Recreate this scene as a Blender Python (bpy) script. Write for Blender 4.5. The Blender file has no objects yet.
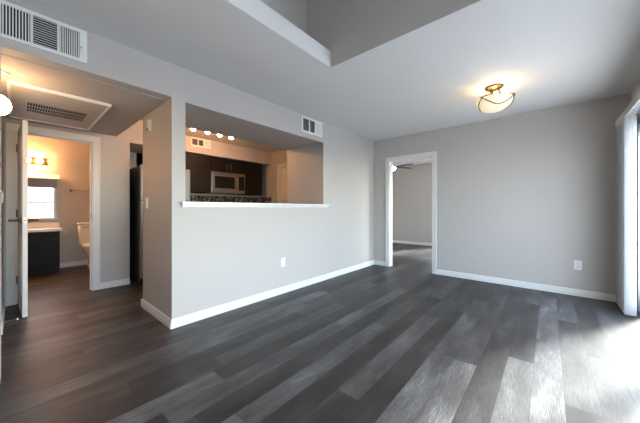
import bpy, bmesh, math, random
from mathutils import Vector, Matrix
random.seed(7)
S = bpy.context.scene
COL = S.collection
PI = math.pi
rad = math.radians

# ------------------------------------------------------------------ camera
cam_d = bpy.data.cameras.new('camera')
cam_d.sensor_fit = 'HORIZONTAL'
cam_d.sensor_width = 36.0
cam_d.lens = 264.0 / 640.0 * 36.0
cam_d.shift_y = -3.0 / 640.0
cam_d.clip_start = 0.02
cam = bpy.data.objects.new('camera', cam_d)
COL.objects.link(cam)
cam.location = (0, 0, 1.106)
cam.rotation_euler = (rad(90), 0, rad(40.9))
S.camera = cam

# ------------------------------------------------------------------ world, sun, exposure
W = bpy.data.worlds.new('sky')
S.world = W
W.use_nodes = True
wn = W.node_tree.nodes
wl = W.node_tree.links
wn.clear()
w_out = wn.new('ShaderNodeOutputWorld')
w_bg = wn.new('ShaderNodeBackground')
w_sky = wn.new('ShaderNodeTexSky')
w_sky.sky_type = 'NISHITA'
w_sky.sun_disc = False
w_sky.sun_elevation = rad(36)
w_sky.sun_rotation = rad(40)
w_mix = wn.new('ShaderNodeMix')
w_mix.data_type = 'RGBA'
w_mix.inputs[0].default_value = 0.72
w_mix.inputs[7].default_value = (0.97, 0.955, 1.02, 1)
wl.new(w_sky.outputs[0], w_mix.inputs[6])
wl.new(w_mix.outputs[2], w_bg.inputs[0])
w_bg.inputs[1].default_value = 5.3
wl.new(w_bg.outputs[0], w_out.inputs[0])

sun_d = bpy.data.lights.new('sun', 'SUN')
sun_d.energy = 20.0
sun_d.angle = rad(8)
sun_d.color = (1.0, 0.98, 0.96)
sun = bpy.data.objects.new('sun', sun_d)
COL.objects.link(sun)
sun.location = (6, 8, 9)
sun.rotation_euler = Vector((-0.62, -1.2, -1.0)).to_track_quat('-Z', 'Y').to_euler()


def portal(name, loc, look, sx, sy):
    d = bpy.data.lights.new(name, 'AREA')
    d.shape = 'RECTANGLE'
    d.size = sx
    d.size_y = sy
    d.cycles.is_portal = True
    o = bpy.data.objects.new(name, d)
    COL.objects.link(o)
    o.location = loc
    o.rotation_euler = Vector(look).to_track_quat('-Z', 'Y').to_euler()
    return o


portal('daylight_portal', (0.86, 3.175, 1.03), (-1, 0, 0), 2.6, 2.1)
portal('daylight_portal.001', (-1.3, 8.21, 1.03), (0, -1, 0), 1.9, 2.1)
portal('daylight_portal.002', (0.86, 0.175, 1.375), (-1, 0, 0), 1.85, 1.65)
portal('daylight_portal.003', (0.86, 0.95, 3.125), (-1, 0, 0), 0.4, 0.35)
portal('daylight_portal.004', (0.86, 6.4, 1.2), (-1, 0, 0), 2.0, 1.9)

vs = S.view_settings
vs.view_transform = 'Standard'
vs.look = 'None'
vs.gamma = 1.0
vs.use_curve_mapping = False
vs.exposure = 0.18
S.cycles.max_bounces = 14
S.cycles.diffuse_bounces = 10
S.cycles.glossy_bounces = 5
S.cycles.transparent_max_bounces = 16
S.cycles.sample_clamp_indirect = 6.0

# ------------------------------------------------------------------ materials


def mat(name, color, rough=0.5, metal=0.0, spec=0.5, bump=0.0, bscale=300.0, vary=0.0, vscale=6.0, emit=None, estr=0.0, trans=0.0):
    m = bpy.data.materials.new(name)
    m.use_nodes = True
    nt = m.node_tree
    b = nt.nodes['Principled BSDF']
    c = (*color, 1)
    b.inputs['Base Color'].default_value = c
    b.inputs['Roughness'].default_value = rough
    b.inputs['Metallic'].default_value = metal
    b.inputs['Specular IOR Level'].default_value = spec
    tc = nt.nodes.new('ShaderNodeTexCoord')
    if vary > 0:
        n = nt.nodes.new('ShaderNodeTexNoise')
        n.inputs['Scale'].default_value = vscale
        n.inputs['Detail'].default_value = 4
        mx = nt.nodes.new('ShaderNodeMix')
        mx.data_type = 'RGBA'
        mx.inputs[6].default_value = tuple(min(1, v * (1 - vary)) for v in color) + (1,)
        mx.inputs[7].default_value = tuple(min(1, v * (1 + vary)) for v in color) + (1,)
        nt.links.new(tc.outputs['Object'], n.inputs['Vector'])
        nt.links.new(n.outputs['Fac'], mx.inputs[0])
        nt.links.new(mx.outputs[2], b.inputs['Base Color'])
    if bump > 0:
        n2 = nt.nodes.new('ShaderNodeTexNoise')
        n2.inputs['Scale'].default_value = bscale
        n2.inputs['Detail'].default_value = 3
        bp = nt.nodes.new('ShaderNodeBump')
        bp.inputs['Strength'].default_value = bump
        bp.inputs['Distance'].default_value = 0.002
        nt.links.new(tc.outputs['Object'], n2.inputs['Vector'])
        nt.links.new(n2.outputs['Fac'], bp.inputs['Height'])
        nt.links.new(bp.outputs['Normal'], b.inputs['Normal'])
    if emit:
        b.inputs['Emission Color'].default_value = (*emit, 1)
        b.inputs['Emission Strength'].default_value = estr
    return m


def glass_mat():
    m = bpy.data.materials.new('window_glass')
    m.use_nodes = True
    nt = m.node_tree
    nt.nodes.clear()
    o = nt.nodes.new('ShaderNodeOutputMaterial')
    mx = nt.nodes.new('ShaderNodeMixShader')
    tr = nt.nodes.new('ShaderNodeBsdfTransparent')
    gl = nt.nodes.new('ShaderNodeBsdfGlossy')
    lw = nt.nodes.new('ShaderNodeLayerWeight')
    lw.inputs[0].default_value = 0.25
    pw = nt.nodes.new('ShaderNodeMath')
    pw.operation = 'POWER'
    pw.inputs[1].default_value = 4.0
    nt.links.new(lw.outputs['Facing'], pw.inputs[0])
    fr = nt.nodes.new('ShaderNodeMath')
    fr.operation = 'MULTIPLY_ADD'
    fr.inputs[1].default_value = 0.5
    fr.inputs[2].default_value = 0.04
    nt.links.new(pw.outputs[0], fr.inputs[0])
    tr.inputs[0].default_value = (0.95, 0.98, 0.97, 1)
    gl.inputs['Roughness'].default_value = 0.02
    nt.links.new(fr.outputs[0], mx.inputs[0])
    nt.links.new(tr.outputs[0], mx.inputs[1])
    nt.links.new(gl.outputs[0], mx.inputs[2])
    nt.links.new(mx.outputs[0], o.inputs[0])
    return m


def plank_mat():
    m = bpy.data.materials.new('vinyl_planks')
    m.use_nodes = True
    nt = m.node_tree
    L = nt.links.new
    b = nt.nodes['Principled BSDF']

    def math_(op, a, bb=None, c=None):
        n = nt.nodes.new('ShaderNodeMath')
        n.operation = op
        for i, v in enumerate((a, bb, c)):
            if v is None:
                continue
            if isinstance(v, (int, float)):
                n.inputs[i].default_value = v
            else:
                L(v, n.inputs[i])
        return n.outputs[0]
    tc = nt.nodes.new('ShaderNodeTexCoord')
    sp = nt.nodes.new('ShaderNodeSeparateXYZ')
    L(tc.outputs['Object'], sp.inputs[0])
    u = math_('DIVIDE', math_('ADD', sp.outputs[0], 20.03), 0.150)
    row = math_('FLOOR', u)
    wnz = nt.nodes.new('ShaderNodeTexWhiteNoise')
    wnz.noise_dimensions = '1D'
    L(row, wnz.inputs['W'])
    v = math_('ADD', math_('DIVIDE', math_('ADD', sp.outputs[1], 20.0), 1.5), wnz.outputs['Value'])
    idx = math_('FLOOR', v)
    cb = nt.nodes.new('ShaderNodeCombineXYZ')
    L(row, cb.inputs[0])
    L(idx, cb.inputs[1])
    w2 = nt.nodes.new('ShaderNodeTexWhiteNoise')
    w2.noise_dimensions = '2D'
    L(cb.outputs[0], w2.inputs['Vector'])
    tone = w2.outputs['Value']
    # grain: noise stretched along the plank, shifted per plank
    cb2 = nt.nodes.new('ShaderNodeCombineXYZ')
    L(math_('MULTIPLY', sp.outputs[0], 230.0), cb2.inputs[0])
    L(math_('MULTIPLY', sp.outputs[1], 11.0), cb2.inputs[1])
    L(math_('MULTIPLY', tone, 37.0), cb2.inputs[2])
    g1 = nt.nodes.new('ShaderNodeTexNoise')
    g1.inputs['Scale'].default_value = 1.0
    g1.inputs['Detail'].default_value = 6
    g1.inputs['Roughness'].default_value = 0.8
    L(cb2.outputs[0], g1.inputs['Vector'])
    cb3 = nt.nodes.new('ShaderNodeCombineXYZ')
    L(math_('MULTIPLY', sp.outputs[0], 9.0), cb3.inputs[0])
    L(math_('MULTIPLY', sp.outputs[1], 2.2), cb3.inputs[1])
    L(math_('MULTIPLY', tone, 91.0), cb3.inputs[2])
    g2 = nt.nodes.new('ShaderNodeTexNoise')
    g2.inputs['Scale'].default_value = 1.0
    g2.inputs['Detail'].default_value = 3
    L(cb3.outputs[0], g2.inputs['Vector'])
    mix = math_('ADD', math_('MULTIPLY', tone, 0.50),
                math_('ADD', math_('MULTIPLY', math_('SUBTRACT', g1.outputs['Fac'], 0.5), 1.35),
                      math_('MULTIPLY', math_('SUBTRACT', g2.outputs['Fac'], 0.5), 0.8)))
    mix = math_('ADD', mix, 0.19)
    cr = nt.nodes.new('ShaderNodeValToRGB')
    e = cr.color_ramp.elements
    e[0].position = 0.0
    e[0].color = (0.012, 0.011, 0.0108, 1)
    e[1].position = 1.0
    e[1].color = (0.26, 0.26, 0.267, 1)
    for p, c in ((0.3, (0.028, 0.0246, 0.0230, 1)), (0.6, (0.064, 0.0615, 0.0625, 1)), (0.8, (0.120, 0.119, 0.122, 1))):
        k = e.new(p)
        k.color = c
    L(mix, cr.inputs[0])
    fu = math_('FRACT', u)
    fv = math_('FRACT', v)
    eu = math_('MINIMUM', fu, math_('SUBTRACT', 1.0, fu))
    ev = math_('MINIMUM', fv, math_('SUBTRACT', 1.0, fv))
    gu = math_('LESS_THAN', eu, 0.010)
    gv = math_('LESS_THAN', ev, 0.0016)
    gap = math_('MAXIMUM', gu, gv)
    mx = nt.nodes.new('ShaderNodeMix')
    mx.data_type = 'RGBA'
    L(math_('MULTIPLY', gap, 0.6), mx.inputs[0])
    L(cr.outputs[0], mx.inputs[6])
    mx.inputs[7].default_value = (0.012, 0.011, 0.011, 1)
    L(mx.outputs[2], b.inputs['Base Color'])
    L(math_('ADD', math_('MULTIPLY', g1.outputs['Fac'], 0.25), 0.34), b.inputs['Roughness'])
    b.inputs['Specular IOR Level'].default_value = 0.38
    bp = nt.nodes.new('ShaderNodeBump')
    bp.inputs['Strength'].default_value = 0.25
    bp.inputs['Distance'].default_value = 0.002
    L(math_('SUBTRACT', g1.outputs['Fac'], gap), bp.inputs['Height'])
    L(bp.outputs['Normal'], b.inputs['Normal'])
    return m


def mosaic_mat():
    m = bpy.data.materials.new('mosaic_backsplash')
    m.use_nodes = True
    nt = m.node_tree
    b = nt.nodes['Principled BSDF']
    tc = nt.nodes.new('ShaderNodeTexCoord')
    v = nt.nodes.new('ShaderNodeTexVoronoi')
    v.inputs['Scale'].default_value = 26
    cr = nt.nodes.new('ShaderNodeValToRGB')
    e = cr.color_ramp.elements
    e[0].color = (0.03, 0.022, 0.018, 1)
    e[1].color = (0.34, 0.29, 0.24, 1)
    k = e.new(0.5)
    k.color = (0.09, 0.065, 0.05, 1)
    nt.links.new(tc.outputs['Object'], v.inputs['Vector'])
    sp = nt.nodes.new('ShaderNodeSeparateColor')
    nt.links.new(v.outputs['Color'], sp.inputs[0])
    nt.links.new(sp.outputs[0], cr.inputs[0])
    nt.links.new(cr.outputs[0], b.inputs['Base Color'])
    b.inputs['Roughness'].default_value = 0.25
    return m


def steel_mat():
    m = mat('brushed_steel', (0.40, 0.385, 0.365), 0.34, 1.0)
    nt = m.node_tree
    b = nt.nodes['Principled BSDF']
    tc = nt.nodes.new('ShaderNodeTexCoord')
    mp = nt.nodes.new('ShaderNodeMapping')
    mp.inputs['Scale'].default_value = (400, 3, 400)
    n = nt.nodes.new('ShaderNodeTexNoise')
    n.inputs['Scale'].default_value = 1
    rg = nt.nodes.new('ShaderNodeMapRange')
    rg.inputs[3].default_value = 0.24
    rg.inputs[4].default_value = 0.42
    nt.links.new(tc.outputs['Object'], mp.inputs[0])
    nt.links.new(mp.outputs[0], n.inputs[0])
    nt.links.new(n.outputs[0], rg.inputs[0])
    nt.links.new(rg.outputs[0], b.inputs['Roughness'])
    return m


M = {}
M['wall'] = mat('wall_paint', (0.49, 0.462, 0.445), 0.6, bump=0.05, bscale=130, spec=0.3)
M['ceil'] = mat('ceiling_paint', (0.72, 0.71, 0.705), 0.75, bump=0.3, bscale=110, spec=0.2)
M['trim'] = mat('white_trim_paint', (0.74, 0.735, 0.725), 0.35, bump=0.05, bscale=60)
M['white'] = mat('white_enamel', (0.78, 0.78, 0.77), 0.4, bump=0.03, bscale=80)
M['plastic'] = mat('white_plastic', (0.80, 0.80, 0.79), 0.35, bump=0.02, bscale=90)
M['bright'] = mat('bright_white_plastic', (0.9, 0.9, 0.92), 0.4, vary=0.01)
M['slot'] = mat('dark_slot', (0.03, 0.03, 0.03), 0.6, vary=0.2)
M['duct_dark'] = mat('duct_shade', (0.012, 0.012, 0.012), 0.8, vary=0.3)  # near-black colour stands in for the shade inside the vents
M['floor'] = plank_mat()
M['glass'] = glass_mat()
M['mosaic'] = mosaic_mat()
M['steel'] = steel_mat()
M['fridge'] = mat('dull_fridge_steel', (0.27, 0.26, 0.25), 0.48, 1.0, vary=0.04)
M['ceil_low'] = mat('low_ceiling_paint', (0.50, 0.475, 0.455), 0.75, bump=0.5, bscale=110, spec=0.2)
M['alu'] = mat('door_aluminium', (0.45, 0.47, 0.48), 0.4, 0.7, vary=0.05)
M['cab'] = mat('espresso_cabinet', (0.008, 0.0055, 0.0048), 0.5, spec=0.2, bump=0.08, bscale=40, vary=0.25, vscale=12)
M['vanity'] = mat('dark_vanity_wood', (0.010, 0.008, 0.008), 0.5, spec=0.2, bump=0.06, bscale=40, vary=0.2, vscale=12)
M['black'] = mat('black_gloss', (0.012, 0.012, 0.013), 0.25, spec=0.2, vary=0.15)
M['frblk'] = mat('black_appliance_side', (0.015, 0.015, 0.015), 0.5, bump=0.1, bscale=200, vary=0.1)
M['brass'] = mat('antique_brass', (0.20, 0.135, 0.06), 0.28, 1.0, vary=0.12, vscale=30)
M['nickel'] = mat('satin_nickel', (0.30, 0.26, 0.22), 0.3, 1.0, vary=0.06, vscale=30)
M['porc'] = mat('porcelain', (0.78, 0.75, 0.70), 0.15, vary=0.02)
M['laminate'] = mat('cream_counter', (0.74, 0.68, 0.60), 0.3, vary=0.04, vscale=25)
M['ledge'] = mat('white_ledge_top', (0.70, 0.70, 0.70), 0.25, vary=0.03, vscale=15)
M['vinyl'] = mat('blind_vinyl', (0.44, 0.445, 0.455), 0.5, bump=0.04, bscale=60)
M['beige'] = mat('valance_beige', (0.55, 0.51, 0.46), 0.5, vary=0.04)
M['shade'] = mat('grey_shade_fabric', (0.24, 0.30, 0.40), 0.8, bump=0.1, bscale=400)
M['winframe'] = mat('blue_grey_window_frame', (0.42, 0.52, 0.64), 0.5, vary=0.04)
M['patio'] = mat('patio_concrete', (0.36, 0.36, 0.36), 0.85, vary=0.08, vscale=3, bump=0.2, bscale=60)
M['fanbowl'] = mat('lit_fan_glass', (0.85, 0.83, 0.8), 0.3, emit=(1.0, 0.93, 0.84), estr=55.0, vary=0.02)
M['blade'] = mat('dark_fan_blade', (0.018, 0.013, 0.011), 0.6, vary=0.2, vscale=14)
WARM = (1.0, 0.66, 0.36)
M['globe'] = mat('lit_globe', (0.9, 0.87, 0.82), 0.3, emit=(1.0, 0.60, 0.30), estr=42.0, vary=0.01)
M['bulb'] = mat('lit_bulb', (0.9, 0.87, 0.8), 0.3, emit=(1.0, 0.46, 0.16), estr=230.0, vary=0.01)
M['tbulb'] = mat('lit_spot_bulb', (0.9, 0.87, 0.8), 0.3, emit=(1.0, 0.50, 0.20), estr=260.0, vary=0.01)
M['bowl'] = mat('alabaster_glass', (0.70, 0.62, 0.48), 0.3, emit=(1.0, 0.80, 0.50), estr=0.55, vary=0.08, vscale=9)

# ------------------------------------------------------------------ mesh builder


class MB:
    def __init__(self):
        self.bm = bmesh.new()

    def box(self, x0, x1, y0, y1, z0, z1, bev=0.0, rot=None, piv=None):
        vs_ = [self.bm.verts.new((x, y, z)) for z in (z0, z1) for y in (y0, y1) for x in (x0, x1)]
        fs = [(0, 2, 3, 1), (4, 5, 7, 6), (0, 1, 5, 4), (2, 6, 7, 3), (0, 4, 6, 2), (1, 3, 7, 5)]
        faces = [self.bm.faces.new([vs_[i] for i in f]) for f in fs]
        if bev > 0:
            es = list({e for f in faces for e in f.edges})
            r = bmesh.ops.bevel(self.bm, geom=es, offset=bev, segments=2, profile=0.7, affect='EDGES', clamp_overlap=True)
            vs_ = list({v for f in r['faces'] for v in f.verts} | {v for v in vs_ if v.is_valid})
        if rot:
            bmesh.ops.rotate(self.bm, verts=vs_, cent=piv, matrix=rot)
        return self

    def prism(self, prof, axis, a, b):
        """Extrude a closed 2-D profile along axis ('x','y','z') from a to b."""
        def p3(p, t):
            return {'x': (t, p[0], p[1]), 'y': (p[0], t, p[1]), 'z': (p[0], p[1], t)}[axis]
        A = [self.bm.verts.new(p3(p, a)) for p in prof]
        B = [self.bm.verts.new(p3(p, b)) for p in prof]
        n = len(prof)
        for i in range(n):
            self.bm.faces.new((A[i], A[(i + 1) % n], B[(i + 1) % n], B[i]))
        self.bm.faces.new(A[::-1])
        self.bm.faces.new(B)
        return self

    def lathe(self, prof, c, axis=(0, 0, 1), n=32, close=False):
        """prof: (radius, height) along axis from c."""
        ax = Vector(axis).normalized()
        q = Vector((0, 0, 1)).rotation_difference(ax).to_matrix()
        c = Vector(c)
        rings = []
        for r, hgt in prof:
            if r < 1e-6:
                rings.append([self.bm.verts.new(c + q @ Vector((0, 0, hgt)))])
            else:
                rings.append([self.bm.verts.new(c + q @ Vector((r * math.cos(2 * PI * i / n), r * math.sin(2 * PI * i / n), hgt))) for i in range(n)])
        for a, b in zip(rings[:-1], rings[1:]):
            for i in range(n):
                j = (i + 1) % n
                if len(a) == 1 and len(b) == 1:
                    continue
                if len(a) == 1:
                    f = self.bm.faces.new((a[0], b[j], b[i]))
                elif len(b) == 1:
                    f = self.bm.faces.new((a[i], a[j], b[0]))
                else:
                    f = self.bm.faces.new((a[i], a[j], b[j], b[i]))
                f.smooth = True
        for ring, rev in ((rings[0], True), (rings[-1], False)):
            if len(ring) > 2 and close:
                self.bm.faces.new(ring[::-1] if rev else ring)
        return self

    def sphere(self, c, r, n=24, sz=1.0):
        k = 14
        return self.lathe([(r * math.sin(PI * i / k), -r * sz * math.cos(PI * i / k)) for i in range(k + 1)], c, n=n)

    def cyl(self, a, b, r, n=20):
        a = Vector(a)
        b = Vector(b)
        return self.lathe([(0, 0), (r, 0), (r, (b - a).length), (0, (b - a).length)], a, b - a, n)

    def tube(self, pts, r, n=10):
        pts = [Vector(p) for p in pts]
        rings = []
        up = Vector((0.13, 0.27, 0.95)).normalized()
        for i, p in enumerate(pts):
            t = (pts[min(i + 1, len(pts) - 1)] - pts[max(i - 1, 0)]).normalized()
            s = t.cross(up)
            if s.length < 1e-3:
                s = t.cross(Vector((1, 0, 0)))
            s.normalize()
            w = s.cross(t)
            rr = r[i] if isinstance(r, (list, tuple)) else r
            rings.append([self.bm.verts.new(p + rr * (math.cos(2 * PI * k / n) * s + math.sin(2 * PI * k / n) * w)) for k in range(n)])
        for a, b in zip(rings[:-1], rings[1:]):
            for i in range(n):
                f = self.bm.faces.new((a[i], a[(i + 1) % n], b[(i + 1) % n], b[i]))
                f.smooth = True
        self.bm.faces.new(rings[0][::-1])
        self.bm.faces.new(rings[-1])
        return self

    def loft(self, rings, caps=True):
        R = [[self.bm.verts.new(p) for p in ring] for ring in rings]
        n = len(R[0])
        for a, b in zip(R[:-1], R[1:]):
            for i in range(n):
                f = self.bm.faces.new((a[i], a[(i + 1) % n], b[(i + 1) % n], b[i]))
                f.smooth = True
        if caps:
            self.bm.faces.new(R[0][::-1])
            self.bm.faces.new(R[-1])
        return self

    def build(self, name, m, parent=None, origin=None):
        bmesh.ops.recalc_face_normals(self.bm, faces=self.bm.faces[:])
        me = bpy.data.meshes.new(name)
        if parent is not None:
            off = wloc(parent)
        else:
            off = Vector(origin) if origin is not None else Vector((0, 0, 0))
        if off.length > 0:
            bmesh.ops.translate(self.bm, verts=self.bm.verts[:], vec=-off)
        self.bm.to_mesh(me)
        self.bm.free()
        me.materials.append(m)
        o = bpy.data.objects.new(name, me)
        COL.objects.link(o)
        if parent is not None:
            o.parent = parent
        else:
            o.location = off
        return o


def wloc(o):
    v = Vector((0, 0, 0))
    while o is not None:
        v += o.location
        o = o.parent
    return v


def thing(name, label, cat, loc, group=None):
    o = bpy.data.objects.new(name, None)
    o.empty_display_size = 0.05
    COL.objects.link(o)
    o.location = loc
    tag(o, label, cat, group)
    return o


def tag(o, label, cat, group=None):
    o['label'] = label
    o['category'] = cat
    if group:
        o['group'] = group
    return o


def struct(name, mb, m, label=None, cat=None):
    o = mb.build(name, m)
    o['kind'] = 'structure'
    if label:
        o['label'] = label
        o['category'] = cat
    return o


def sempty(name, loc, label=None, cat=None):
    o = bpy.data.objects.new(name, None)
    o.empty_display_size = 0.05
    COL.objects.link(o)
    o.location = loc
    o['kind'] = 'structure'
    if label:
        o['label'] = label
        o['category'] = cat
    return o


# ------------------------------------------------------------------ room shell
XL = -2.626      # living room face of the left wall
XLb = -2.746     # its kitchen face
YB = 4.66        # back wall
XR = 0.72        # right wall (sliding door)
ZC = 2.44        # ceiling
ZD = 2.132       # dropped ceiling over the hall and the pass-through
XK = -3.46       # depth of the pass-through block
XH = -4.65       # far hall wall
YREAR = -2.6

struct('floor', MB().box(-7.2, XR + 0.02, -2.8, 8.3, -0.1, 0.0), M['floor'], 'dark grey wood-look vinyl plank floor running through all the rooms', 'floor')
struct('patio_ground', MB().box(XR + 0.02, 26, -12, 26, -0.14, -0.03), M['patio'], 'pale concrete patio outside the sliding door', 'ground')

wl_ = MB()
wl_.box(XLb, XL, 0.945, 1.066, 0, ZC)                       # post left of the pass-through
wl_.box(XLb, XL, 1.066, 3.112, 0, 1.142)                    # knee wall
wl_.box(XLb, XL, 1.066, 3.112, ZD - 0.012, ZC)              # header over the pass-through
wl_.box(XLb, XL, 3.112, YB + 0.12, 0, ZC)
wl_.box(XLb, XL, -0.062, 0.945, ZD + 0.004, ZC)             # header over the hall opening
wl_.box(XLb, XL, YREAR, -0.062, 0, ZC)
struct('wall_left', wl_, M['wall'], 'pale grey wall with the kitchen pass-through and the hall opening', 'wall')

wb = MB()
wb.box(XL, -2.297, YB, YB + 0.11, 0, ZC)
wb.box(-1.492, XR, YB, YB + 0.11, 0, ZC)
wb.box(-2.297, -1.492, YB, YB + 0.11, 2.012, ZC)
struct('wall_back', wb, M['wall'], 'taupe grey far wall with the open doorway', 'wall')

DY0, DY1, DZ = 1.9, 4.45, 2.06
wr = MB()
wr.box(XR, XR + 0.14, DY1, 5.4, 0, ZC).box(XR, XR + 0.14, 7.4, 8.3, 0, ZC)
wr.box(XR, XR + 0.14, 5.4, 7.4, 0, 0.25).box(XR, XR + 0.14, 5.4, 7.4, 2.15, ZC)
wr.box(XR, XR + 0.14, DY0, DY1, DZ, ZC)
WY0, WY1, WZ0, WZ1 = -0.75, 1.1, 0.55, 2.2       # opening for the added daylight window beside the camera
HY0, HY1, HZ0, HZ1 = 0.75, 1.15, 2.95, 3.3         # opening for the added high window of the ceiling well
wr.box(XR, XR + 0.14, WY1, DY0, 0, ZC)
wr.box(XR, XR + 0.14, WY0, WY1, 0, WZ0)
wr.box(XR, XR + 0.14, WY0, WY1, WZ1, ZC)
wr.box(XR, XR + 0.14, YREAR - 0.12, WY0, 0, ZC)
wr.box(XR, XR + 0.14, YREAR - 0.12, HY0, ZC, 4.1)
wr.box(XR, XR + 0.14, HY1, 2.1, ZC, 4.1)
wr.box(XR, XR + 0.14, HY0, HY1, ZC, HZ0)
wr.box(XR, XR + 0.14, HY0, HY1, HZ1, 4.1)
struct('wall_right', wr, M['wall'], 'wall holding the sliding glass door', 'wall')
struct('wall_rear', MB().box(-7.2, XR, YREAR - 0.12, YREAR, 0, 4.1), M['wall'])

# ceilings
cl = MB()
cl.box(XL, -1.56, YREAR, 1.956, ZC, ZC + 0.155)
cl.box(XL, XR + 0.14, 1.956, YB + 0.12, ZC, ZC + 0.155)
cl.box(-1.9, XR, YREAR, 1.953, 4.0, 4.1)
struct('ceiling', cl, M['ceil'], 'textured pale grey ceiling with the raised well', 'ceiling')
struct('wall_well_far', MB().box(-1.99, XR, 1.953, 2.07, ZC + 0.0005, 4.1), M['wall'], 'grey upper wall at the far side of the raised ceiling well', 'wall')
struct('wall_well_left', MB().box(-1.99, -1.868, YREAR, 1.9535, ZC + 0.155, 4.1), M['wall'], 'grey upper wall set back above the ceiling ledge', 'wall')

# dropped ceiling over hall and pass-through
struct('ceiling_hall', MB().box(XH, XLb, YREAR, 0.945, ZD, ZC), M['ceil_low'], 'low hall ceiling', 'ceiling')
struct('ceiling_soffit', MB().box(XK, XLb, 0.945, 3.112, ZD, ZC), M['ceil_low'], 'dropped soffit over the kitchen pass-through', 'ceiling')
struct('ceiling_kitchen', MB().box(-7.2, XLb, -2.6, YB + 0.12, ZC, ZC + 0.1), M['ceil'])
struct('wall_column', MB().box(-3.47, XLb, 0.945, 1.066, 0, ZD), M['wall'], 'stub wall between the hall opening and the pass-through', 'wall')
struct('wall_partition', MB().box(XK, XLb, 3.112, 3.23, 0, ZC), M['wall'], 'short side wall closing the pass-through on the kitchen side', 'wall')
kr = MB()
kr.box(-5.43, -4.70, 4.0, 4.1, 0, ZC)
kr.box(-4.70, -3.95, 4.0, 4.1, 2.06, ZC)
kr.box(-3.95, XLb, 4.0, 4.1, 0, ZC)
struct('wall_kitchen_right', kr, M['wall'])
struct('wall_kitchen_back', MB().box(-5.55, -5.43, 1.1, 4.1, 0, ZC), M['wall'])
struct('wall_kitchen_soffit', MB().box(-5.43, -5.0, 1.9, 4.0, 2.15, ZC), M['wall'], 'boxed soffit above the dark kitchen cabinets', 'wall')

# hall far wall, bathroom
hf = MB()
hf.box(XH - 0.12, XH, YREAR, 0.0, 0, ZC)
hf.box(XH - 0.12, XH, 0.0, 0.69, 2.01, ZC)
hf.box(XH - 0.12, XH, 0.69, 1.1, 0, ZC)
hf.box(XH - 0.12, XH, 1.1, 1.75, 2.075, ZC)
struct('wall_hall_far', hf, M['wall'], 'hall wall with the bathroom doorway', 'wall')
struct('wall_hall_left', MB().box(XH, -3.62, -0.2, -0.088, 0, ZD), M['wall'])
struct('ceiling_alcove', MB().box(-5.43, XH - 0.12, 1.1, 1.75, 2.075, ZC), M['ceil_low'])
bw = MB()
bw.box(-7.02, -6.9, -1.2, -0.02, 0, ZC)
bw.box(-7.02, -6.9, -0.02, 0.52, 0, 0.89)
bw.box(-7.02, -6.9, -0.02, 0.52, 1.66, ZC)
bw.box(-7.02, -6.9, 0.52, 1.5, 0, ZC)
struct('wall_bathroom_back', bw, M['wall'])
struct('wall_bathroom_right', MB().box(-6.9, -5.43, 1.38, 1.5, 0, ZC).box(-5.55, XH - 0.12, 1.0, 1.1, 0, ZC), M['wall'])
struct('wall_bathroom_left', MB().box(-6.9, XH - 0.12, -1.2, -1.1, 0, ZC), M['wall'])

# bedroom behind the back wall
struct('wall_bedroom_back', MB().box(-4.7, -2.2, 8.05, 8.2, 0, ZC).box(-2.2, -0.4, 8.05, 8.2, 2.06, ZC).box(-0.4, XR, 8.05, 8.2, 0, ZC), M['wall'])
struct('wall_bedroom_left', MB().box(-4.7, -4.58, YB + 0.12, 8.05, 0, ZC), M['wall'])
struct('ceiling_bedroom', MB().box(-4.7, XR + 0.14, YB + 0.12, 8.2, ZC, ZC + 0.1), M['ceil'])
struct('wall_bedroom_front', MB().box(-4.7, XLb, YB, YB + 0.12, 0, ZC), M['wall'])

# ------------------------------------------------------------------ baseboards
BP = [(0, 0), (0.016, 0), (0.016, 0.046), (0.0125, 0.052), (0.0125, 0.072), (0.007, 0.085), (0, 0.085)]


def base(name, wall, axis, a, b, side):
    mb = MB()
    mb.prism([(wall + side * p[0], p[1]) for p in BP], axis, a, b)
    return struct(name, mb, M['trim'])


base('baseboard_left', XL, 'y', 0.9455, YB, 1)
base('baseboard_back', YB, 'x', -1.43, XR, -1)
base('baseboard_back_corner', YB, 'x', XL, -2.36, -1)
base('baseboard_column', 0.945, 'x', -3.486, XL + 0.016, -1)
base('baseboard_column_end', -3.47, 'y', 0.929, 1.066, -1)
base('baseboard_hall', XH, 'y', 0.745, 1.1, 1)
base('baseboard_hall_left', -0.088, 'x', XH, -3.62, 1)
base('baseboard_bathroom', -6.9, 'y', 0.53, 1.38, 1)
base('baseboard_bedroom', 8.05, 'x', -4.58, -2.2, -1)
base('baseboard_right', XR, 'y', DY1, YB, -1)

# ------------------------------------------------------------------ casings


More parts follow.
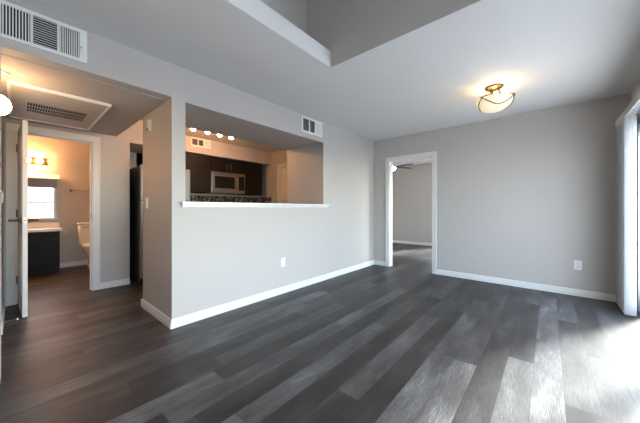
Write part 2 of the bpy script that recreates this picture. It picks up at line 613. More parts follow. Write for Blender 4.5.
def casing(name, axis, wall, side, a0, a1, top, w=0.078, depth=0.12, label=None):
    """Door casing plus jamb lining on the face `wall`, facing `side`; opening a0..a1 along the other axis."""
    mb = MB()
    t = 0.016

    def bx(p0, p1, q0, q1, z0, z1, bev=0.004):
        p0, p1 = sorted((p0, p1))
        if axis == 'x':
            mb.box(p0, p1, q0, q1, z0, z1, bev)
        else:
            mb.box(q0, q1, p0, p1, z0, z1, bev)
    f, fo = wall, wall + side * t
    bx(f, fo, a0 - w, a0 + 0.004, 0, top - 0.004)
    bx(f, fo, a1 - 0.004, a1 + w, 0, top - 0.004)
    bx(f, fo, a0 - w, a1 + w, top - 0.004, top + w)
    # raised outer bead
    bx(fo, fo + side * 0.006, a0 - w, a0 - w + 0.02, 0, top + w, 0.002)
    bx(fo, fo + side * 0.006, a1 + w - 0.02, a1 + w, 0, top + w, 0.002)
    bx(fo, fo + side * 0.006, a0 - w + 0.02, a1 + w - 0.02, top + w - 0.02, top + w, 0.002)
    # jamb lining and stop
    bk = wall - side * depth
    bx(f, bk, a0, a0 + 0.015, 0, top - 0.015, 0)
    bx(f, bk, a1 - 0.015, a1, 0, top - 0.015, 0)
    bx(f, bk, a0, a1, top - 0.015, top, 0)
    s0, s1 = wall - side * 0.05, wall - side * 0.062
    bx(s0, s1, a0 + 0.015, a0 + 0.027, 0, top - 0.015, 0)
    bx(s0, s1, a1 - 0.027, a1 - 0.015, 0, top - 0.015, 0)
    bx(s0, s1, a0 + 0.027, a1 - 0.027, top - 0.027, top - 0.015, 0)
    # casing on the far side
    b0, b1 = bk, bk - side * t
    bx(b0, b1, a0 - w, a0 + 0.004, 0, top, 0)
    bx(b0, b1, a1 - 0.004, a1 + w, 0, top, 0)
    bx(b0, b1, a0 - w, a1 + w, top, top + w, 0)
    o = struct(name, mb, M['trim'], label, 'door frame' if label else None)
    return o


casing('trim_1', 'y', YB, -1, -2.297, -1.492, 2.012, 0.062, 0.11, label='white casing around the open doorway in the far wall')
c2 = casing('trim_2', 'x', XH, 1, 0.0, 0.69, 2.01, 0.07, label='white casing around the bathroom doorway')
MB().box(XH - 0.05, XH - 0.01, 0.670, 0.6755, 0.97, 1.04, 0.001).build('strike_plate', M['nickel'], c2)
casing('trim_3', 'y', 4.0, -1, -4.70, -3.95, 2.06, 0.06, 0.1, label='white casing around the kitchen closet door')

# ------------------------------------------------------------------ bathroom door (open towards the hall)
AD = rad(2.5)
d1 = sempty('door_1', (XH + 0.012, 0.018, 0.0), 'white bathroom door standing open, seen edge-on', 'door')
R1 = Matrix.Rotation(AD, 3, 'Z')
DW = 0.655


def dloc(mb_fn, name, m):
    """Build in door space (x along the leaf, y its thickness) then turn about the hinge."""
    mb = MB()
    mb_fn(mb)
    bmesh.ops.rotate(mb.bm, verts=mb.bm.verts[:], cent=(0, 0, 0), matrix=R1)
    bmesh.ops.translate(mb.bm, verts=mb.bm.verts[:], vec=d1.location)
    return mb.build(name, m, d1)


def leaf(mb):
    mb.box(0, DW, 0, 0.036, 0.012, 1.995, 0.002)
    for s in (0, 1):
        for z0, z1 in ((0.2, 0.85), (1.02, 1.85)):
            y0, y1 = ((-0.004, 0.0005), (0.0355, 0.040))[s]
            mb.box(0.12, DW - 0.12, y0, y1, z0, z1, 0.003)


dloc(leaf, 'leaf', M['trim'])


def lever(s):
    def fn(mb):
        y = -0.0 if s < 0 else 0.036
        mb.lathe([(0, 0), (0.031, 0), (0.031, 0.006), (0.024, 0.012), (0.012, 0.014), (0.011, 0.05), (0, 0.05)], (DW - 0.06, y, 0.985), (0, s, 0), 20)
        mb.tube([(DW - 0.06, y + s * 0.048, 0.985), (DW - 0.07, y + s * 0.068, 0.985), (DW - 0.10, y + s * 0.078, 0.986), (DW - 0.175, y + s * 0.080, 0.982)], [0.013, 0.013, 0.012, 0.010])
    return fn


dloc(lever(-1), 'lever_handle', M['nickel'])
dloc(lever(1), 'lever_handle', M['nickel'])
dloc(lambda mb: mb.box(DW - 0.0005, DW + 0.0015, 0.006, 0.03, 0.955, 1.015, 0.0005).cyl((DW, 0.018, 0.985), (DW + 0.009, 0.018, 0.985), 0.007, 12), 'latch_plate', M['nickel'])
for hz in (0.28, 1.05, 1.80):
    dloc(lambda mb: mb.cyl((-0.006, -0.006, hz - 0.045), (-0.006, -0.006, hz + 0.045), 0.006, 10).box(-0.004, 0.0, 0.0, 0.03, hz - 0.045, hz + 0.045), 'hinge', M['nickel'])

# kitchen closet door
d2 = sempty('door_2', (-4.325, 4.02, 0), 'closed pale door beyond the pass-through', 'door')
lf = MB().box(-4.683, -3.967, 4.014, 4.05, 0.01, 2.04, 0.002)
for x0, x1 in ((-4.6, -4.37), (-4.28, -4.05)):
    for z0, z1 in ((0.15, 0.75), (0.9, 1.45), (1.58, 1.9)):
        lf.box(x0, x1, 4.008, 4.0145, z0, z1, 0.003)
lf.build('leaf', M['trim'], d2)

# ------------------------------------------------------------------ sliding glass door
d3 = sempty('door_3', (XR + 0.07, (DY0 + DY1) / 2, 0), 'aluminium framed sliding glass door behind the vertical blinds', 'door')
fr = MB()
fr.box(XR + 0.01, XR + 0.12, DY0, DY0 + 0.05, 0, DZ)
fr.box(XR + 0.01, XR + 0.12, DY1 - 0.05, DY1, 0, DZ)
fr.box(XR + 0.01, XR + 0.12, DY0 + 0.05, DY1 - 0.05, DZ - 0.05, DZ)
fr.box(XR + 0.01, XR + 0.12, DY0 + 0.05, DY1 - 0.05, 0, 0.025)
fr.box(XR + 0.035, XR + 0.043, DY0 + 0.05, DY1 - 0.05, 0.025, 0.038)
fr.box(XR + 0.085, XR + 0.093, DY0 + 0.05, DY1 - 0.05, 0.025, 0.038)
fr.build('frame', M['alu'], d3)
for xx, a, b in ((XR + 0.025, DY0 + 0.05, (DY0 + DY1) / 2 + 0.03), (XR + 0.075, (DY0 + DY1) / 2 - 0.03, DY1 - 0.05)):
    st = MB()
    st.box(xx, xx + 0.03, a, a + 0.06, 0.04, DZ - 0.05)
    st.box(xx, xx + 0.03, b - 0.06, b, 0.04, DZ - 0.05)
    st.box(xx, xx + 0.03, a + 0.06, b - 0.06, 0.04, 0.12)
    st.box(xx, xx + 0.03, a + 0.06, b - 0.06, DZ - 0.11, DZ - 0.05)
    sp_ = st.build('sliding_panel', M['alu'], d3)
    MB().box(xx + 0.013, xx + 0.017, a + 0.06, b - 0.06, 0.12, DZ - 0.11).build('pane', M['glass'], sp_)

# windows beside the camera, in the ceiling well and bedroom, added unseen for daylight
def added_side_window(name, y0, y1, z0, z1, label):
    w = sempty(name, (XR + 0.07, (y0 + y1) / 2, z0), label, 'window')
    f = MB()
    x0, x1 = XR + 0.04, XR + 0.1
    f.box(x0, x1, y0, y0 + 0.05, z0, z1).box(x0, x1, y1 - 0.05, y1, z0, z1)
    f.box(x0, x1, y0 + 0.05, y1 - 0.05, z0, z0 + 0.05).box(x0, x1, y0 + 0.05, y1 - 0.05, z1 - 0.05, z1)
    f.build('frame', M['alu'], w)
    MB().box(XR + 0.068, XR + 0.072, y0 + 0.05, y1 - 0.05, z0 + 0.05, z1 - 0.05).build('pane', M['glass'], w)


added_side_window('added_window_1', WY0, WY1, WZ0, WZ1, 'living room window beside the sliding door')
added_side_window('added_window_4', 5.4, 7.4, 0.25, 2.15, 'unseen wide bedroom window added to light the far room')  # added out of view to bring daylight into the bedroom
added_side_window('added_window_3', HY0, HY1, HZ0, HZ1, 'unseen high window added to light the raised ceiling well')
d4 = sempty('door_4', (-1.3, 8.12, 0), 'unseen glass door added to light the far room', 'door')  # glass door put in unseen so sun reaches the bedroom floor
f1 = MB()
f1.box(-2.2, -2.14, 8.09, 8.15, 0, 2.06).box(-0.46, -0.4, 8.09, 8.15, 0, 2.06).box(-1.33, -1.27, 8.09, 8.15, 0.05, 2.0)
f1.box(-2.14, -0.46, 8.09, 8.15, 0, 0.05).box(-2.14, -0.46, 8.09, 8.15, 2.0, 2.06)
f1.build('frame', M['alu'], d4)
for a, b in ((-2.14, -1.33), (-1.27, -0.46)):
    MB().box(a, b, 8.118, 8.122, 0.05, 2.0).build('pane', M['glass'], d4)

# bathroom window above the vanity
w2 = sempty('window_2', (-6.92, 0.25, 0.89), 'bright bathroom window above the dark vanity', 'window')
f2 = MB()
f2.box(-6.93, -6.875, -0.02, 0.02, 0.89, 1.66, 0.003).box(-6.93, -6.875, 0.485, 0.522, 0.89, 1.66, 0.003)
f2.box(-6.93, -6.875, 0.02, 0.485, 0.89, 0.925, 0.003).box(-6.93, -6.875, 0.02, 0.485, 1.62, 1.66, 0.003)
f2.build('frame', M['winframe'], w2)
f3 = MB()
f3.box(-6.95, -6.90, 0.02, 0.045, 0.925, 1.62).box(-6.95, -6.90, 0.462, 0.485, 0.925, 1.62)
f3.box(-6.95, -6.90, 0.045, 0.462, 1.195, 1.228).box(-6.95, -6.90, 0.045, 0.462, 0.925, 0.94)
f3.build('sash', M['trim'], w2)
for z0, z1 in ((0.94, 1.195), (1.228, 1.62)):
    MB().box(-6.928, -6.924, 0.045, 0.462, z0, z1).build('pane', M['glass'], w2)
rs = thing('roller_shade', 'white roller shade cassette with short grey fabric over the bathroom window', 'window shade', (-6.86, 0.25, 1.5))
MB().prism([(-6.872, 1.64), (-6.80, 1.64), (-6.80, 1.648), (-6.808, 1.668), (-6.822, 1.69), (-6.842, 1.71), (-6.86, 1.722), (-6.872, 1.725)], 'y', -0.04, 0.535).build('cassette', M['bright'], rs)
MB().box(-6.868, -6.864, -0.02, 0.505, 1.49, 1.645).box(-6.874, -6.858, -0.02, 0.505, 1.478, 1.492, 0.004).build('fabric', M['shade'], rs)
# ground behind the bathroom window
struct('yard_ground', MB().box(-20, -7.2, -8, 26, -0.14, -0.03).box(-7.2, XR + 0.02, 8.3, 26, -0.14, -0.03), M['patio'])

# ------------------------------------------------------------------ pass-through ledge
lg = MB()
lg.box(XLb - 0.02, XL + 0.001, 1.067, 3.111, 1.143, 1.172)
lg.box(XL + 0.0005, XL + 0.045, 1.02, 3.20, 1.143, 1.172, 0.006)
lg.box(XL + 0.0005, XL + 0.02, 1.03, 3.19, 1.118, 1.143, 0.005)
lgo = lg.build('bar_ledge', M['ledge'], origin=(XL, 2.1, 1.142))
tag(lgo, 'long white ledge along the bottom of the kitchen pass-through', 'ledge')

# ------------------------------------------------------------------ wall vents


def frame_x(mb, x, t, y0, y1, z0, z1, w):
    mb.box(x, x + t, y0, y0 + w, z0, z1, 0.002).box(x, x + t, y1 - w, y1, z0, z1, 0.002)
    mb.box(x, x + t, y0 + w, y1 - w, z0, z0 + w, 0.002).box(x, x + t, y0 + w, y1 - w, z1 - w, z1, 0.002)


v1 = thing('air_vent', 'large white air register with three louvred sections above the hall opening', 'vent', (XL, 0.14, 2.192))
mb = MB()
Y0, Y1, Z0, Z1 = -0.08, 0.352, 2.192, 2.428
frame_x(mb, XL, 0.014, Y0, Y1, Z0, Z1, 0.022)
banks = [(-0.058, 0.066, 'v'), (0.078, 0.194, 'h'), (0.206, 0.310, 'v')]
for a, b in ((0.066, 0.078), (0.194, 0.206), (0.310, 0.331)):
    mb.box(XL, XL + 0.013, a, b, Z0 + 0.022, Z1 - 0.022)
mb.build('frame', M['white'], v1)
MB().box(XL + 0.0005, XL + 0.003, Y0 + 0.02, Y1 - 0.02, Z0 + 0.02, Z1 - 0.02).build('duct_shade_sheet', M['duct_dark'], v1)
for a, b, k in banks:
    mb = MB()
    if k == 'v':
        n = 9
        for i in range(n):
            yy = a + (b - a) * (i + 0.5) / n
            mb.box(XL + 0.003, XL + 0.012, yy - 0.0028, yy + 0.0028, Z0 + 0.022, Z1 - 0.022)
    else:
        n = 12
        for i in range(n):
            zz = Z0 + 0.022 + (Z1 - Z0 - 0.044) * (i + 0.5) / n
            mb.box(XL + 0.004, XL + 0.010, a, b, zz - 0.0016, zz + 0.0016, rot=Matrix.Rotation(rad(30), 3, 'Y'), piv=(XL + 0.007, a, zz))
    mb.build('louver_bank', M['white'], v1)
MB().box(XL + 0.013, XL + 0.017, 0.317, 0.323, 2.27, 2.33).box(XL + 0.013, XL + 0.03, 0.315, 0.325, 2.295, 2.305, 0.001).build('damper_lever', M['white'], v1)


def small_vent(x, y0, y1, z0, z1, label):
    v = thing('air_vent', label, 'vent', (x, (y0 + y1) / 2, z0))
    w = (y1 - y0)
    mb = MB()
    frame_x(mb, x, 0.012, y0, y1, z0, z1, 0.026)
    d1_, d2_ = y0 + w * 0.36, y0 + w * 0.64
    for d in (d1_, d2_):
        mb.box(x, x + 0.011, d - 0.009, d + 0.009, z0 + 0.026, z1 - 0.026)
    mb.build('frame', M['white'], v)
    MB().box(x + 0.0005, x + 0.003, y0 + 0.02, y1 - 0.02, z0 + 0.02, z1 - 0.02).build('duct_shade_sheet', M['duct_dark'], v)
    for j, (a, b) in enumerate(((y0 + 0.026, d1_ - 0.009), (d1_ + 0.009, d2_ - 0.009), (d2_ + 0.009, y1 - 0.026))):
        mb = MB()
        n = 7
        for i in range(n):
            yy = a + (b - a) * (i + 0.5) / n
            hw = 0.0005 if j < 2 else 0.0055
            mb.box(x + (0.003 if j < 2 else 0.004), x + (0.0055 if j < 2 else 0.009), yy - hw, yy + hw, z0 + 0.026, z1 - 0.026)
        mb.build('louver_bank', M['white'], v)
    return v


small_vent(XL, 2.63, 3.07, 2.19, 2.415, 'white air register high on the grey wall right above the pass-through')
small_vent(-5.0, 2.12, 2.50, 2.268, 2.432, 'beige-lit air register on the kitchen soffit beneath the track light')

# ------------------------------------------------------------------ hall ceiling access panel
hp = thing('access_panel', 'white framed return-air panel with slotted grille on the low hall ceiling', 'ceiling panel', (-3.85, 0.29, ZD))
hx0, hx1, hy0, hy1 = -4.46, -3.25, -0.045, 0.62
mb = MB()
zt = ZD - 0.028
for a, b, c, d in ((hx0, hx1, hy0, hy0 + 0.02), (hx0, hx1, hy1 - 0.02, hy1), (hx0, hx0 + 0.02, hy0 + 0.02, hy1 - 0.02), (hx1 - 0.02, hx1, hy0 + 0.02, hy1 - 0.02)):
    mb.box(a, b, c, d, zt, ZD, 0.004)
mb.build('frame', M['white'], hp)
mb = MB()
gx0, gx1, gy0, gy1 = -4.11, -3.74, 0.075, 0.505
pz0, pz1 = ZD - 0.016, ZD - 0.013
ia, ib, ic, id_ = hx0 + 0.02, hx1 - 0.02, hy0 + 0.02, hy1 - 0.02
mb.box(ia, gx0, ic, id_, pz0, pz1).box(gx1, ib, ic, id_, pz0, pz1)
mb.box(gx0, gx1, ic, gy0, pz0, pz1).box(gx0, gx1, gy1, id_, pz0, pz1)
mb.build('panel', M['beige'], hp)
mb = MB()
n = 24
for i in range(n + 1):
    yy = gy0 + (gy1 - gy0) * i / n
    mb.box(gx0, gx1, yy - 0.0026, yy + 0.0026, pz0, pz0 + 0.001)
for t in (1 / 3, 2 / 3):
    xx = gx0 + (gx1 - gx0) * t
    mb.box(xx - 0.012, xx + 0.012, gy0, gy1, pz0 - 0.0005, pz0 + 0.0008)
mb.build('grille', M['beige'], hp)
MB().box(gx0 - 0.01, gx1 + 0.01, gy0 - 0.01, gy1 + 0.01, pz1 + 0.009, ZD - 0.001).build('duct_shade_sheet', M['duct_dark'], hp)  # black sheet in place of the shade behind the slots

# ------------------------------------------------------------------ hall globe light
gl = thing('globe_light', 'round white glass globe light glowing on the hall ceiling', 'ceiling light', (-3.12, -0.098, ZD))
MB().lathe([(0, 0), (0.07, 0), (0.07, 0.012), (0.02, 0.03), (0.02, 0.18), (0, 0.18)], (-3.12, -0.098, ZD), (0, 0, -1), 28).build('base', M['white'], gl)
MB().sphere((-3.12, -0.098, 1.885), 0.081, 32, 1.0).build('globe', M['globe'], gl)

# door stop
ds = thing('door_stop', 'thin white-tipped spring door stop low on the hall baseboard', 'door stop', (-3.80, -0.072, 0.06))
mb = MB()
pts = []
for i in range(90):
    t = i / 89
    pts.append((-3.80 + 0.004 * math.cos(i * 1.2), -0.066 + 0.075 * t, 0.06 + 0.004 * math.sin(i * 1.2)))
mb.tube(pts, 0.0016, 6)
mb.lathe([(0, 0), (0.011, 0), (0.009, 0.006), (0, 0.007)], (-3.80, -0.072, 0.06), (0, 1, 0), 12)
mb.build('spring', M['nickel'], ds)
MB().lathe([(0, 0), (0.008, 0), (0.009, 0.01), (0.006, 0.014), (0, 0.014)], (-3.80, 0.008, 0.06), (0, 1, 0), 14).build('tip', M['plastic'], ds)

# ------------------------------------------------------------------ switches, outlets, sensor


def plate(kind, axis, wall, side, c, z, label, cat, toggles=1):
    """axis: normal axis of the wall."""
    loc = (wall, c, z) if axis == 'x' else (c, wall, z)
    t = thing(kind, label, cat, loc)

    def bx(mb, n0, n1, a0, a1, z0, z1, bev=0.0):
        n0, n1 = sorted((wall + side * n0, wall + side * n1))
        if axis == 'x':
            mb.box(n0, n1, c + a0, c + a1, z + z0, z + z1, bev)
        else:
            mb.box(c + a0, c + a1, n0, n1, z + z0, z + z1, bev)
        return mb
    bx(MB(), 0, 0.006, -0.036, 0.036, -0.058, 0.058, 0.003).build('plate', M['plastic'], t)
    if kind == 'wall_outlet':
        for dz in (-0.02, 0.02):
            k = bx(MB(), 0.006, 0.009, -0.017, 0.017, dz - 0.014, dz + 0.014, 0.003).build('socket', M['plastic'], t)
            s = MB()
            bx(s, 0.009, 0.0095, -0.008, -0.005, dz - 0.002, dz + 0.008)
            bx(s, 0.009, 0.0095, 0.005, 0.008, dz - 0.002, dz + 0.008)
            bx(s, 0.009, 0.0095, -0.003, 0.003, dz - 0.010, dz - 0.005)
            s.build('slots', M['slot'], k)
    else:
        bx(MB(), 0.006, 0.010, -0.016, 0.016, -0.033, 0.033, 0.002).build('rocker', M['white'], t)
    return t


plate('wall_outlet', 'x', XL, 1, 2.29, 0.405, 'white outlet low on the pale wall beneath the pass-through', 'outlet')
plate('wall_outlet', 'y', YB, -1, 0.28, 0.39, 'white outlet low on the far taupe wall near the blinds', 'outlet')
plate('light_switch', 'y', 0.945, -1, -3.325, 1.165, 'white light switch on the stub wall beside the hall opening', 'light switch')
plate('light_switch', 'y', -0.088, 1, -4.12, 1.22, 'white light switch on the hall wall left of the bathroom door', 'light switch')
sn = thing('wall_sensor', 'small white wall sensor high on the stub wall beside the hall', 'sensor', (-3.2, 0.945, 1.99))
MB().box(-3.232, -3.168, 0.913, 0.945, 1.925, 2.045, 0.012).build('housing', M['plastic'], sn)
MB().box(-3.222, -3.178, 0.9095, 0.914, 1.932, 1.948, 0.001).build('grille', M['slot'], sn)

# ------------------------------------------------------------------ ceiling lamp
LX, LY = -0.454, 3.442
lamp = thing('ceiling_lamp', 'brass semi-flush ceiling light with a glowing glass bowl', 'ceiling light', (LX, LY, ZC))
MB().lathe([(0, 0), (0.088, 0), (0.090, 0.006), (0.080, 0.018), (0.055, 0.028), (0.02, 0.033), (0, 0.033)], (LX, LY, ZC), (0, 0, -1), 36).build('canopy', M['brass'], lamp)
RB, ZRIM, HB = 0.176, 2.297, 0.126
a0 = rad(7.5)
ex = Vector((math.cos(a0), math.sin(a0), 0))
ey = Vector((math.sin(a0), -math.cos(a0), 0))


def bowl_pt(th, ph, off=0.0):
    r = (RB + off) * math.cos(ph)
    z = ZRIM - (HB + off) * math.sin(ph)
    return Vector((LX, LY, z)) + r * (math.cos(th) * ex + math.sin(th) * ey)


mb = MB()
prof = [(RB * math.cos(rad(i * 7.5)), -HB * math.sin(rad(i * 7.5))) for i in range(12)] + [(0, -HB)]
inner = [(r * 0.97, z * 0.97 + 0.003) for r, z in prof[::-1]]
inner[0] = (0, inner[0][1])
mb.lathe(prof[::-1] + inner[::-1], (LX, LY, ZRIM), n=48)
mb.build('glass_bowl', M['bowl'], lamp)
KN = [rad(18), rad(126), rad(250)]
for k, th in enumerate(KN):
    p = bowl_pt(th, 0, 0.006)
    dr = (math.cos(th) * ex + math.sin(th) * ey)
    top = Vector((LX, LY, ZC - 0.03))
    arm = MB()
    arm.tube([top + 0.045 * dr + Vector((0, 0, 0.006)), top + 0.05 * dr + Vector((0, 0, -0.045)), top + 0.075 * dr + Vector((0, 0, -0.075)),
              top + 0.13 * dr + Vector((0, 0, -0.088)), p + Vector((0, 0, 0.004))], 0.0075, 10)
    arm.sphere(p, 0.014, 14)
    arm.build('arm', M['brass'], lamp)
    th2 = KN[(k + 1) % 3]
    if th2 < th:
        th2 += 2 * PI
    sw = MB()
    sw.tube([bowl_pt(th + (th2 - th) * i / 28, rad(44) * math.sin(PI * i / 28), 0.003) for i in range(29)], 0.0052, 8)
    sw.build('swag_band', M['brass'], lamp)
ld = bpy.data.lights.new('lamp_bulb', 'POINT')
ld.energy = 4.0
ld.color = (1.0, 0.76, 0.48)
ld.shadow_soft_size = 0.03
lo = bpy.data.objects.new('lamp_bulb', ld)
COL.objects.link(lo)
lo.parent = lamp
lo.location = (0, 0, ZRIM - 0.02 - ZC)

# ------------------------------------------------------------------ vertical blind
vb = thing('vertical_blind', 'white vertical blind drawn into a stack beside the sliding glass door', 'blind', (0.64, 3.2, DZ))
MB().box(0.588, 0.600, 1.75, 4.575, 2.045, 2.118, 0.004).box(0.600, XR, 4.563, 4.575, 2.045, 2.118, 0.003).box(0.600, XR, 1.75, 4.563, 2.108, 2.118).build('valance', M['beige'], vb)
MB().box(0.606, 0.651, 1.76, 4.56, 2.062, 2.106, 0.003).build('track', M['alu'], vb)
for i in range(15):
    yy = 4.09 + i * 0.0315
    tilt = rad(random.uniform(-3, 3) + 4)
    mb = MB()
    segs = 6
    ringA = []
    for s in (0, 1):
        for q in range(segs + 1):
            t = (q / segs - 0.5) if s == 0 else (0.5 - q / segs)
            xx = t * 0.084
            cc = 0.006 * (1 - (2 * t) ** 2) + (0.0006 if s else -0.0006)
            ringA.append((0.628 + xx * math.cos(tilt) - cc * math.sin(tilt), yy + xx * math.sin(tilt) - cc * math.cos(tilt)))
    mb.prism(ringA, 'z', 0.022, 2.045)
    sl = mb.build('slat', M['vinyl'], vb)
    MB().box(0.622, 0.634, yy - 0.002, yy + 0.002, 2.04, 2.066).build('carrier', M['plastic'], sl)
MB().cyl((0.612, 3.86, 2.06), (0.612, 3.86, 1.18), 0.005, 10).build('wand', M['plastic'], vb)

# ------------------------------------------------------------------ kitchen


def cab_door(parent, x, y0, y1, z0, z1, hinge):
    g = 0.0025
    mb = MB()
    y0, y1, z0, z1 = y0 + g, y1 - g, z0 + g, z1 - g
    w = min(0.055, (y1 - y0) * 0.22)
    mb.box(x, x + 0.012, y0, y1, z0, z1)
    for a, b, c, d in ((y0, y0 + w, z0, z1), (y1 - w, y1, z0, z1), (y0 + w, y1 - w, z0, z0 + w), (y0 + w, y1 - w, z1 - w, z1)):
        mb.box(x + 0.012, x + 0.020, a, b, c, d, 0.003)
    d = mb.build('door', M['cab'], parent)
    yh = y1 - 0.03 if hinge < 0 else y0 + 0.03
    return d


def cabinet(y0, y1, z0, z1, doors, label, group=None):
    x0, x1 = -5.43, -5.10
    t = thing('wall_cabinet', label, 'cabinet', (x0, (y0 + y1) / 2, z0), group)
    MB().box(x0, x1, y0 + 0.001, y1 - 0.001, z0, z1, 0.002).build('body', M['cab'], t)
    for a, b in doors:
        d = cab_door(t, x1, a, b, z0, z1, 1)
    return t


cabinet(1.90, 2.545, 1.42, 2.148, [(1.90, 2.545)], 'dark wall cabinet left of the microwave, beside the fridge')
oc = cabinet(2.55, 3.32, 1.86, 2.148, [(2.55, 2.935), (2.935, 3.32)], 'short dark double cabinet above the microwave')
cabinet(3.325, 3.80, 1.42, 2.148, [(3.325, 3.80)], 'dark wall cabinet right of the microwave at the end of the row')
# pulls on the doors


def pull(parent, y, z0, z1):
    MB().cyl((-5.055, y, z0), (-5.055, y, z1), 0.006, 10).cyl((-5.082, y, z0 + 0.02), (-5.055, y, z0 + 0.02), 0.004, 8).cyl((-5.082, y, z1 - 0.02), (-5.055, y, z1 - 0.02), 0.004, 8).build('pull', M['nickel'], parent)


od = [c for c in oc.children if c.name.startswith('door')]
pull(od[0], 2.895, 1.89, 2.03)
pull(od[1], 2.975, 1.89, 2.03)

mw = thing('microwave', 'stainless steel microwave under the short dark cabinet', 'microwave', (-5.43, 2.975, 1.425))
MB().box(-5.43, -5.09, 2.555, 3.318, 1.425, 1.857, 0.004).build('body', M['steel'], mw)
dd = MB().box(-5.09, -5.062, 2.557, 3.14, 1.47, 1.812, 0.006).build('door', M['steel'], mw)
MB().box(-5.0625, -5.058, 2.62, 3.06, 1.52, 1.765, 0.003).build('window', M['black'], dd)
hd = MB().tube([(-5.06, 3.10, 1.52), (-5.03, 3.10, 1.54), (-5.022, 3.10, 1.64), (-5.03, 3.10, 1.745), (-5.06, 3.10, 1.765)], 0.011, 10)
hd.build('handle', M['steel'], dd)
cp = MB().box(-5.09, -5.062, 3.145, 3.316, 1.47, 1.812, 0.004).build('control_panel', M['steel'], mw)
MB().box(-5.063, -5.059, 3.16, 3.300, 1.49, 1.795, 0.002).build('keypad', M['black'], cp)
vt = MB().box(-5.09, -5.066, 2.557, 3.316, 1.816, 1.855, 0.003)
vt.build('vent_strip', M['steel'], mw)
MB().box(-5.09, -5.064, 2.557, 3.316, 1.427, 1.467, 0.003).build('lower_strip', M['steel'], mw)

struct('trim_backsplash', MB().box(-5.43, -5.415, 1.9, 3.985, 0.92, 1.375).box(-5.43, -5.0, 3.985, 4.0, 0.92, 1.375), M['mosaic'], 'brown speckled mosaic backsplash below the dark cabinets', 'backsplash')

# refrigerator
rf = thing('refrigerator', 'black-sided refrigerator with steel doors standing in the alcove past the hall', 'fridge', (-4.8, 1.52, 0))
FX0, FX1, FY0, FY1, FZ = -5.2, -4.47, 1.172, 1.862, 1.735
MB().box(FX0, FX1, FY0, FY1, 0.03, FZ - 0.012, 0.004).box(FX0, FX1 - 0.04, FY0 + 0.02, FY1 - 0.02, 0, 0.03).build('body', M['frblk'], rf)
for z0, z1, hz0, hz1 in ((0.10, 1.215, 0.72, 1.17), (1.225, FZ, 1.27, 1.62)):
    dr_ = MB().box(FX1 + 0.004, FX1 + 0.075, FY0, FY1, z0, z1, 0.012).build('door', M['fridge'], rf)
    hh = MB().tube([(FX1 + 0.07, FY0 + 0.06, hz0), (FX1 + 0.115, FY0 + 0.06, hz0 + 0.02), (FX1 + 0.12, FY0 + 0.06, (hz0 + hz1) / 2), (FX1 + 0.115, FY0 + 0.06, hz1 - 0.02), (FX1 + 0.07, FY0 + 0.06, hz1)], 0.012, 10)
    hh.build('handle', M['steel'], dr_)
MB().box(FX1 - 0.02, FX1 + 0.05, FY0 + 0.02, FY1 - 0.02, 0.03, 0.095, 0.003).build('kick_grille', M['black'], rf)
MB().box(FX1 - 0.03, FX1 + 0.06, FY0 + 0.02, FY0 + 0.09, FZ, FZ + 0.016, 0.004).build('hinge_cover', M['frblk'], rf)

# track light
tx = -4.15
tl = thing('track_light', 'kitchen ceiling track light with four glowing bulbs above the cabinets', 'track light', (tx, 2.15, ZC))
MB().box(tx - 0.018, tx + 0.018, 1.74, 2.56, ZC - 0.022, ZC, 0.003).build('track', M['white'], tl)
for yy in (1.80, 2.025, 2.235, 2.445):
    hdm = MB().cyl((tx, yy, ZC - 0.022), (tx, yy, ZC - 0.06), 0.008, 10)
    hdm.lathe([(0, 0), (0.02, 0), (0.028, 0.02), (0.030, 0.035), (0, 0.035)], (tx, yy, ZC - 0.048), (0, 0, -1), 18)
    hm = hdm.build('lamp_head', M['white'], tl)
    MB().sphere((tx, yy, ZC - 0.104), 0.033, 18).build('bulb', M['tbulb'], hm)

# ------------------------------------------------------------------ bathroom things
vy0, vy1 = -0.35, 0.508
va = thing('vanity_cabinet', 'dark panelled vanity with a cream top in the bathroom', 'vanity', (-6.65, 0.08, 0))
MB().box(-6.88, -6.43, vy0, vy1, 0.08, 0.715, 0.003).box(-6.88, -6.49, vy0, vy1, 0, 0.08).build('body', M['vanity'], va)
for a, b in ((vy0 + 0.02, 0.07), (0.08, vy1 - 0.02)):
    mb = MB()
    z0, z1 = 0.12, 0.57
    mb.box(-6.43, -6.414, a, b, z0, z1)
    for p, q, r, s in ((a, a + 0.05, z0, z1), (b - 0.05, b, z0, z1), (a + 0.05, b - 0.05, z0, z0 + 0.05), (a + 0.05, b - 0.05, z1 - 0.05, z1)):
        mb.box(-6.414, -6.404, p, q, r, s, 0.003)
    mb.box(-6.414, -6.407, a + 0.085, b - 0.085, z0 + 0.085, z1 - 0.085, 0.003)
    mb.build('door', M['vanity'], va)
MB().box(-6.43, -6.41, vy0 + 0.02, vy1 - 0.02, 0.59, 0.70, 0.004).build('drawer_front', M['vanity'], va)
MB().box(-6.88, -6.38, vy0, vy1 + 0.03, 0.715, 0.757, 0.006).box(-6.88, -6.862, vy0, vy1 + 0.03, 0.757, 0.855, 0.004).build('countertop', M['laminate'], va)

lb = thing('vanity_light', 'bathroom wall light bar with a row of bulbs above the window', 'wall light', (-6.9, 0.07, 1.90))
MB().box(-6.9, -6.865, -0.22, 0.362, 1.895, 2.005, 0.004).build('back_plate', M['brass'], lb)
for yy in (-0.145, -0.005, 0.138, 0.280):
    sk = MB().lathe([(0, 0), (0.026, 0), (0.024, 0.018), (0, 0.018)], (-6.865, yy, 1.95), (1, 0, 0), 18).build('socket', M['brass'], lb)
    MB().sphere((-6.807, yy, 1.95), 0.042, 20).build('bulb', M['bulb'], sk)

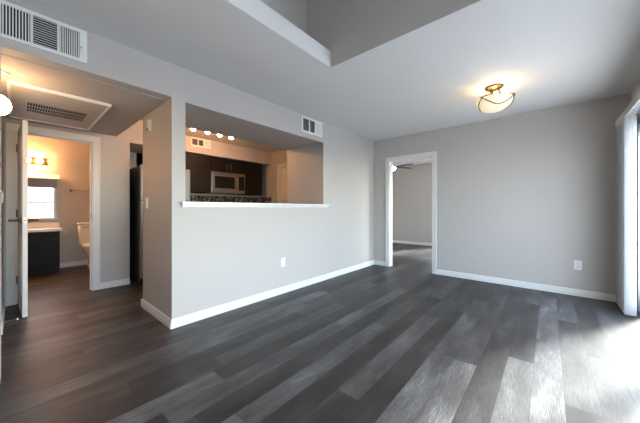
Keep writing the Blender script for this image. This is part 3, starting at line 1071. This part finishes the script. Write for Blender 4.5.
tb = thing('towel_bar', 'thin metal towel bar on the bathroom wall above the toilet', 'towel bar', (-6.9, 0.95, 1.45))
MB().cyl((-6.84, 0.69, 1.45), (-6.84, 1.25, 1.45), 0.006, 12).build('bar', M['nickel'], tb)
for yy in (0.70, 1.24):
    MB().lathe([(0, 0), (0.026, 0), (0.024, 0.008), (0.012, 0.015), (0.012, 0.07), (0, 0.072)], (-6.9, yy, 1.45), (1, 0, 0), 18).build('post', M['nickel'], tb)

ph = thing('paper_holder', 'small white holder on the bathroom wall between vanity and toilet', 'holder', (-6.9, 0.615, 0.66))
MB().lathe([(0, 0), (0.024, 0), (0.022, 0.01), (0.012, 0.014), (0.012, 0.045), (0.018, 0.052), (0, 0.056)], (-6.9, 0.615, 0.66), (1, 0, 0), 18).build('post', M['plastic'], ph)

tc_ = 0.985
to = thing('toilet', 'white porcelain toilet against the bathroom wall, partly behind the door jamb', 'toilet', (-6.55, tc_, 0))


def oval(cx, cy, z, a, b, n=28, sq=2.0, front=1.0):
    r = []
    for i in range(n):
        t = 2 * PI * i / n
        ct, st_ = math.cos(t), math.sin(t)
        x = a * (abs(ct) ** (2 / sq)) * (1 if ct >= 0 else -1)
        y = b * (abs(st_) ** (2 / sq)) * (1 if st_ >= 0 else -1)
        if ct > 0:
            x *= front
        r.append((cx + x, cy + y, z))
    return r


MB().loft([oval(-6.775, tc_, z, 0.085 + 0.012 * k, 0.185 + 0.025 * k, 32, 6) for z, k in ((0.41, 0), (0.45, 0.3), (0.62, 0.7), (0.80, 1))]).build('tank', M['porc'], to)
MB().loft([oval(-6.775, tc_, z, a, b, 32, 6) for z, a, b in ((0.80, 0.104, 0.218), (0.806, 0.110, 0.224), (0.828, 0.110, 0.224), (0.84, 0.100, 0.214))]).build('tank_lid', M['porc'], to)
MB().loft([oval(cx, tc_, z, a, b, 32, 2.4, fr_) for z, cx, a, b, fr_ in (
    (0.0, -6.48, 0.20, 0.11, 1.0), (0.05, -6.48, 0.19, 0.10, 1.0), (0.16, -6.48, 0.165, 0.095, 1.0), (0.24, -6.46, 0.18, 0.12, 1.1), (0.33, -6.45, 0.21, 0.165, 1.2), (0.385, -6.45, 0.235, 0.185, 1.22), (0.40, -6.45, 0.235, 0.185, 1.22))]).build('bowl', M['porc'], to)
MB().loft([oval(-6.45, tc_, z, a, b, 32, 2.3, 1.22) for z, a, b in ((0.40, 0.225, 0.185), (0.405, 0.235, 0.192), (0.44, 0.235, 0.192), (0.455, 0.215, 0.175))]).build('seat_lid', M['porc'], to)
MB().box(-6.70, -6.66, tc_ - 0.10, tc_ + 0.10, 0.36, 0.455, 0.01).build('seat_hinge', M['porc'], to)
MB().tube([(-6.675, tc_ - 0.15, 0.745), (-6.655, tc_ - 0.15, 0.745), (-6.65, tc_ - 0.12, 0.743), (-6.65, tc_ - 0.08, 0.738)], 0.007, 8).build('flush_lever', M['nickel'], to)

# ------------------------------------------------------------------ bedroom ceiling fan
fx, fy, fz = -3.12, 6.5, 2.2
fn = thing('ceiling_fan', 'dark bladed ceiling fan in the room beyond the doorway', 'ceiling fan', (fx, fy, ZC))
MB().lathe([(0, 0), (0.07, 0), (0.06, 0.04), (0.015, 0.06), (0.013, 0.14), (0, 0.14)], (fx, fy, ZC), (0, 0, -1), 24).build('downrod', M['white'], fn)
MB().lathe([(0, 0), (0.05, 0), (0.10, 0.02), (0.11, 0.06), (0.10, 0.10), (0.06, 0.115), (0, 0.115)], (fx, fy, ZC - 0.14), (0, 0, -1), 28).build('motor', M['white'], fn)
for k in range(5):
    an = rad(-10 + 72 * k)
    mb = MB()
    Rz = Matrix.Rotation(an, 3, 'Z')
    Rp = Matrix.Rotation(rad(14), 3, 'X')
    outl = [(0.10, -0.03), (0.18, -0.058), (0.40, -0.068), (0.56, -0.065), (0.60, -0.035), (0.60, 0.035), (0.56, 0.065), (0.40, 0.068), (0.18, 0.058), (0.10, 0.03)]
    top_ = [mb.bm.verts.new(Rz @ (Rp @ Vector((x, y, 0.008))) + Vector((fx, fy, fz))) for x, y in outl]
    bot_ = [mb.bm.verts.new(Rz @ (Rp @ Vector((x, y, -0.008))) + Vector((fx, fy, fz))) for x, y in outl]
    nn = len(outl)
    mb.bm.faces.new(top_)
    mb.bm.faces.new(bot_[::-1])
    for i in range(nn):
        mb.bm.faces.new((top_[i], bot_[i], bot_[(i + 1) % nn], top_[(i + 1) % nn]))
    mb.build('blade', M['blade'], fn)
MB().lathe([(0.055, 0), (0.10, 0.012), (0.085, 0.055), (0.04, 0.08), (0, 0.086)], (fx, fy, ZC - 0.255), (0, 0, -1), 28).build('light_bowl', M['fanbowl'], fn)
